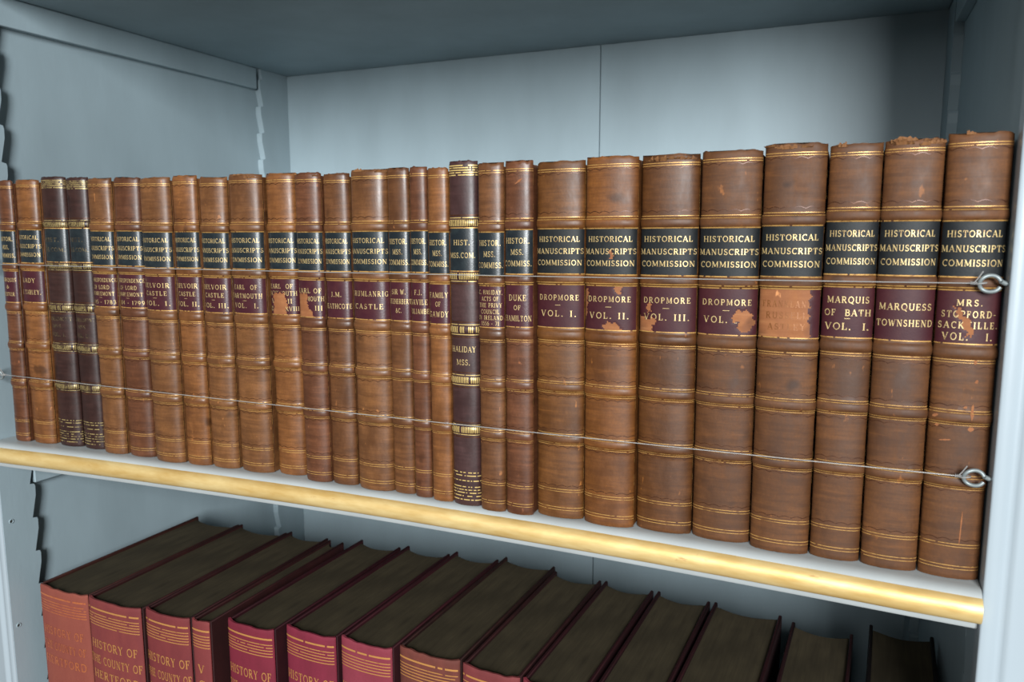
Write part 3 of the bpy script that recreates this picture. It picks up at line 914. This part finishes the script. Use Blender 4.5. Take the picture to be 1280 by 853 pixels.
def red_book(k, xl, xr, yf, yr, skew, ztop, c, c2, rules, lines, label, bright=GILT, D=None, vert=False):
    W = xr - xl - 0.0006
    h = ztop - ZFLOOR - 0.0004
    D = D or min(max(W * 0.10, 0.0025), 0.0055)
    dp = yr - yf - D
    root = thing('cloth_bound_book', label, 'book', ((xl + xr) / 2, yf + D, ZFLOOR + 0.0003), 'red cloth volumes in the lower row', (0, 0, -skew))
    c, c2 = ([sum(q) / 3 * 0.08 + v * 0.40 for v in q] for q in (c, c2))  # weaker light of the lower compartment put into the cloth colours
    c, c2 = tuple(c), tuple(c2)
    mat = cloth_mat('red_cloth', c, c2, k * 3.1)
    bmat = cloth_mat('shaded_red_cloth', tuple(v * 0.17 for v in c), tuple(v * 0.13 for v in c2), k * 2.3)  # boards wear the same red cloth, their shadow painted in by darkening it
    sp = Spine(W, D, h, [], 0)
    sp.nz *= 0
    rows = np.concatenate([np.linspace(0, h - 0.02, 40), np.linspace(h - 0.019, h, 16)])
    U = np.sin(np.linspace(-math.pi / 2, math.pi / 2, 25) * 0.97) / math.sin(math.pi / 2 * 0.97) * sp.arc / 2
    uu, vv = np.meshgrid(U, rows)
    P = sp.pos(uu, vv)
    jag = np.interp(U, np.linspace(U[0], U[-1], 10), rng.uniform(-0.0012, 0.0004, 10))
    P[..., 2] += jag[None] * (vv / h) ** 80
    Q = P.copy()
    Q[..., 1] += 0.0016
    Q[..., 0] *= 0.93
    mb = MB()
    mb.grid(P)
    mb.grid(Q)
    n = P.shape[1]
    mb.grid(np.stack([P[-1], Q[-1]]))
    mb.grid(np.stack([P[0], Q[0]]))
    mb.grid(np.stack([P[:, 0], Q[:, 0]]))
    mb.grid(np.stack([P[:, -1], Q[:, -1]]))
    for z, th in rules:
        ribbon(mb, sp, h - z, th, 1, gaps=0.03, frac=0.93, off=0.0002)
    mb.build('spine', [mat, bright], root)
    for sgn in (-1, 1):
        b = MB()
        xo, xi = sgn * (W / 2 - 0.0001), sgn * (W / 2 - 0.0030)
        b.box((min(xo, xi), 0.0018, 0.0), (max(xo, xi), dp, h - 0.0003), 0, 0.0007)
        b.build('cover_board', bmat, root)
    iw = W / 2 - 0.0031
    sec = [(-iw + 2 * iw * i / 12, 0.0022 - D * 0.75 * math.sin(math.pi * i / 12)) for i in range(13)]
    sec += [(iw - 2 * iw * i / 12, dp - 0.004 - 0.007 * math.sin(math.pi * i / 12)) for i in range(13)]
    n = len(sec)
    zz0, zz1 = 0.003, h - 0.0032
    pb = MB()
    V = [(x, yy, zz0) for x, yy in sec] + [(x, yy, zz1) for x, yy in sec]
    pb.add(V, [tuple(range(n))[::-1], tuple(range(n, 2 * n))] + [(i, (i + 1) % n, n + (i + 1) % n, n + i) for i in range(n)])
    o = pb.build('page_block', DUSTY_SHADED, root)
    o['label'] = 'dusty top edge of the pages, darkened for shade'
    if lines:
        lettering(sp, lines, 0.0, h, 0.00025).build('lettering', bright, root, smooth=False)
    return root


def rl(zs=(0.0085,), thick=0.0016, first=0.0136, step=0.0027, n=5):
    return [(z, thick) for z in zs] + [(first + i * step, 0.0008) for i in range(n)]


HH = ZTOP - ZFLOOR


def hist(third, share=(.9, .95, .8), start=0.044):
    out = []
    for i, (t, s) in enumerate(zip(('HISTORY OF', 'THE COUNTY OF', third), share)):
        out.append((t, (start + i * 0.0155) / HH, 0.0082, s))
    return out


FADED = gilt_mat('faded_gilt', srgb(196, 112, 66), srgb(178, 92, 66))
SOFT = gilt_mat('soft_gilt', srgb(200, 140, 78), srgb(160, 90, 54), (0.18, 0.42))
C = srgb
RBK = [
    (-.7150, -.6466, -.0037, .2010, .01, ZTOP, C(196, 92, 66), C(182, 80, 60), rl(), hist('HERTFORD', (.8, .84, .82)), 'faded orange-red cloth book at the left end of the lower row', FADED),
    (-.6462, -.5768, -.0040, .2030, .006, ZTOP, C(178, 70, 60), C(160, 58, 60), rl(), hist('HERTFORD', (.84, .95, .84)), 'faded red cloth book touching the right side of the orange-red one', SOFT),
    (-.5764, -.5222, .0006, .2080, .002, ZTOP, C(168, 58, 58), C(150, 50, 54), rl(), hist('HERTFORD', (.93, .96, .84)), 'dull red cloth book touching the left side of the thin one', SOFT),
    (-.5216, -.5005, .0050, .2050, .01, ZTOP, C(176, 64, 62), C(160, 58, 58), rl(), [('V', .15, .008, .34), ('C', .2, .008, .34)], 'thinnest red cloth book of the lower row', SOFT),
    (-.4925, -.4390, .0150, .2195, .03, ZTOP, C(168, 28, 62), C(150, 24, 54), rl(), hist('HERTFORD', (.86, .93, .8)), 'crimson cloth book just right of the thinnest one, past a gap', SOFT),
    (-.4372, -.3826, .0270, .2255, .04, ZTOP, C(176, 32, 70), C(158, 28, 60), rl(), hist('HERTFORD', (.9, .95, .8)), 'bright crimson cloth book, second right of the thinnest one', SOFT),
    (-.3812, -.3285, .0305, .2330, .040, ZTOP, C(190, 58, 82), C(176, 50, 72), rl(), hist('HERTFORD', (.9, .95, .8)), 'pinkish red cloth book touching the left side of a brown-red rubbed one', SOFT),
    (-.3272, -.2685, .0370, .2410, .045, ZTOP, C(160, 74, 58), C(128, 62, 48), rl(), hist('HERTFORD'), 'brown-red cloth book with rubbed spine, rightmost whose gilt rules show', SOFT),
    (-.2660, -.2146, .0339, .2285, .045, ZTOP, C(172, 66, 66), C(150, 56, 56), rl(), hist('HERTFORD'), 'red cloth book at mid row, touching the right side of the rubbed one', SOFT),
    (-.2130, -.1630, .0326, .2275, .05, ZTOP, C(160, 40, 60), C(150, 36, 54), rl(), None, 'red book with shade-darkened edges, fifth from the right end of the lower row', SOFT),
    (-.1590, -.1080, .0330, .2265, .045, ZTOP, C(150, 30, 50), C(140, 28, 46), rl(), None, 'red book with shade-darkened edges, fourth from the right end of the lower row', SOFT),
    (-.1060, -.0450, .0330, .2250, .05, ZTOP, C(150, 30, 50), C(140, 28, 46), rl(), None, 'red book with shade-darkened edges, third from the right end of the lower row', SOFT),
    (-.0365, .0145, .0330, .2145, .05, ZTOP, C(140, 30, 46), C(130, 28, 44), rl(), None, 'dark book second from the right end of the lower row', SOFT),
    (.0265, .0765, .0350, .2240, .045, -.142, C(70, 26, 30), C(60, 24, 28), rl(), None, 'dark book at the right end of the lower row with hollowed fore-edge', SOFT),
]
for k, a in enumerate(RBK):
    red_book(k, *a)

# ------------------------------------------------------------------ eye screws and retaining lines
def eye_screw(cx, cy, cz, inward, label, tail):
    """ring facing the viewer, shank running in +-x into the wood"""
    root = thing('eye_screw', label, 'eye screw', (cx, cy, cz), 'eye screws holding the retaining lines')
    R0 = 0.0048
    m = MB()
    a0 = math.radians(-25)
    pts, rad = [], []
    for i in range(31):
        a = a0 + math.radians(-318) * i / 30
        pts.append((inward * R0 * math.cos(a) * 1.02, 0.0008 * math.sin(2 * a) - 0.0010 * (i / 30), R0 * 0.9 * math.sin(a)))
        rad.append(0.00108)
    m.tube(pts, rad, 10)
    m.build('ring', STEEL, root)
    m = MB()
    m.tube([(inward * R0 * 1.0, -0.0005, 0.0012), (inward * (R0 + 0.0018), 0.0004, 0.0002), (inward * (R0 + 0.0030), 0.0006, 0), (inward * (R0 + 0.0085), 0.0006, 0)], [0.00125, 0.00125, 0.0012, 0.0010], 10)
    m.build('shank', STEEL, root)
    return root


def line(p0, p1, sag, label, tails):
    root = thing('retaining_line', label, 'line', p0, 'clear lines stretched in front of the calf-bound row')
    A, B = Vector(p0), Vector(p1)
    m = MB()
    pts = []
    for i in range(41):
        t = i / 40
        p = A.lerp(B, t)
        p.z -= sag * 4 * t * (1 - t)
        pts.append(p - A)
    m.tube(pts, 0.0003, 8)
    m.build('stretched_line', NYLON, root)
    for e, s in ((B - A, 1), (Vector((0, 0, 0)), -1)):
        m = MB()
        loop = [e + Vector((s * (0.0022 + 0.0026 * math.cos(a)), 0.0019 * math.sin(a), 0.0004 * math.cos(a))) for a in np.linspace(0, 2 * math.pi, 15)[:-1]]
        m.tube(loop, 0.00038, 6, 0, True)
        for q in range(4):
            kn = [e + Vector((-s * 0.0008 * q, 0.0007 * math.cos(a), 0.0007 * math.sin(a))) for a in np.linspace(0, 2 * math.pi, 9)[:-1]]
            m.tube(kn, 0.0003, 6, 0, True)
        m.build('knot', NYLON, root)
        m = MB()
        tp = [e + Vector((-s * 0.0012, 0, 0)), e + Vector((s * 0.0004, -0.0008, 0.0024)), e + Vector((s * 0.0026, -0.0016, tails))]
        m.tube(tp, 0.00034, 6)
        m.build('loose_tail', NYLON, root)
    return root


for z, zr, nm in ((0.0640, 0.0618, 'lower'), (0.1662, 0.1669, 'upper')):
    eye_screw(0.0696, -0.0055, zr, 1, 'galvanised eye screw at the right stile, end of the %s line' % nm, 0.006)
    eye_screw(-0.7178, -0.0172, z, -1, 'small eye screw in the left notched strip, end of the %s line' % nm, 0.006)
    line((-0.7117, -0.0172, z), (0.0633, -0.0055, zr), 0.0012, '%s clear line stretched across the calf-bound spines' % nm, 0.0065)
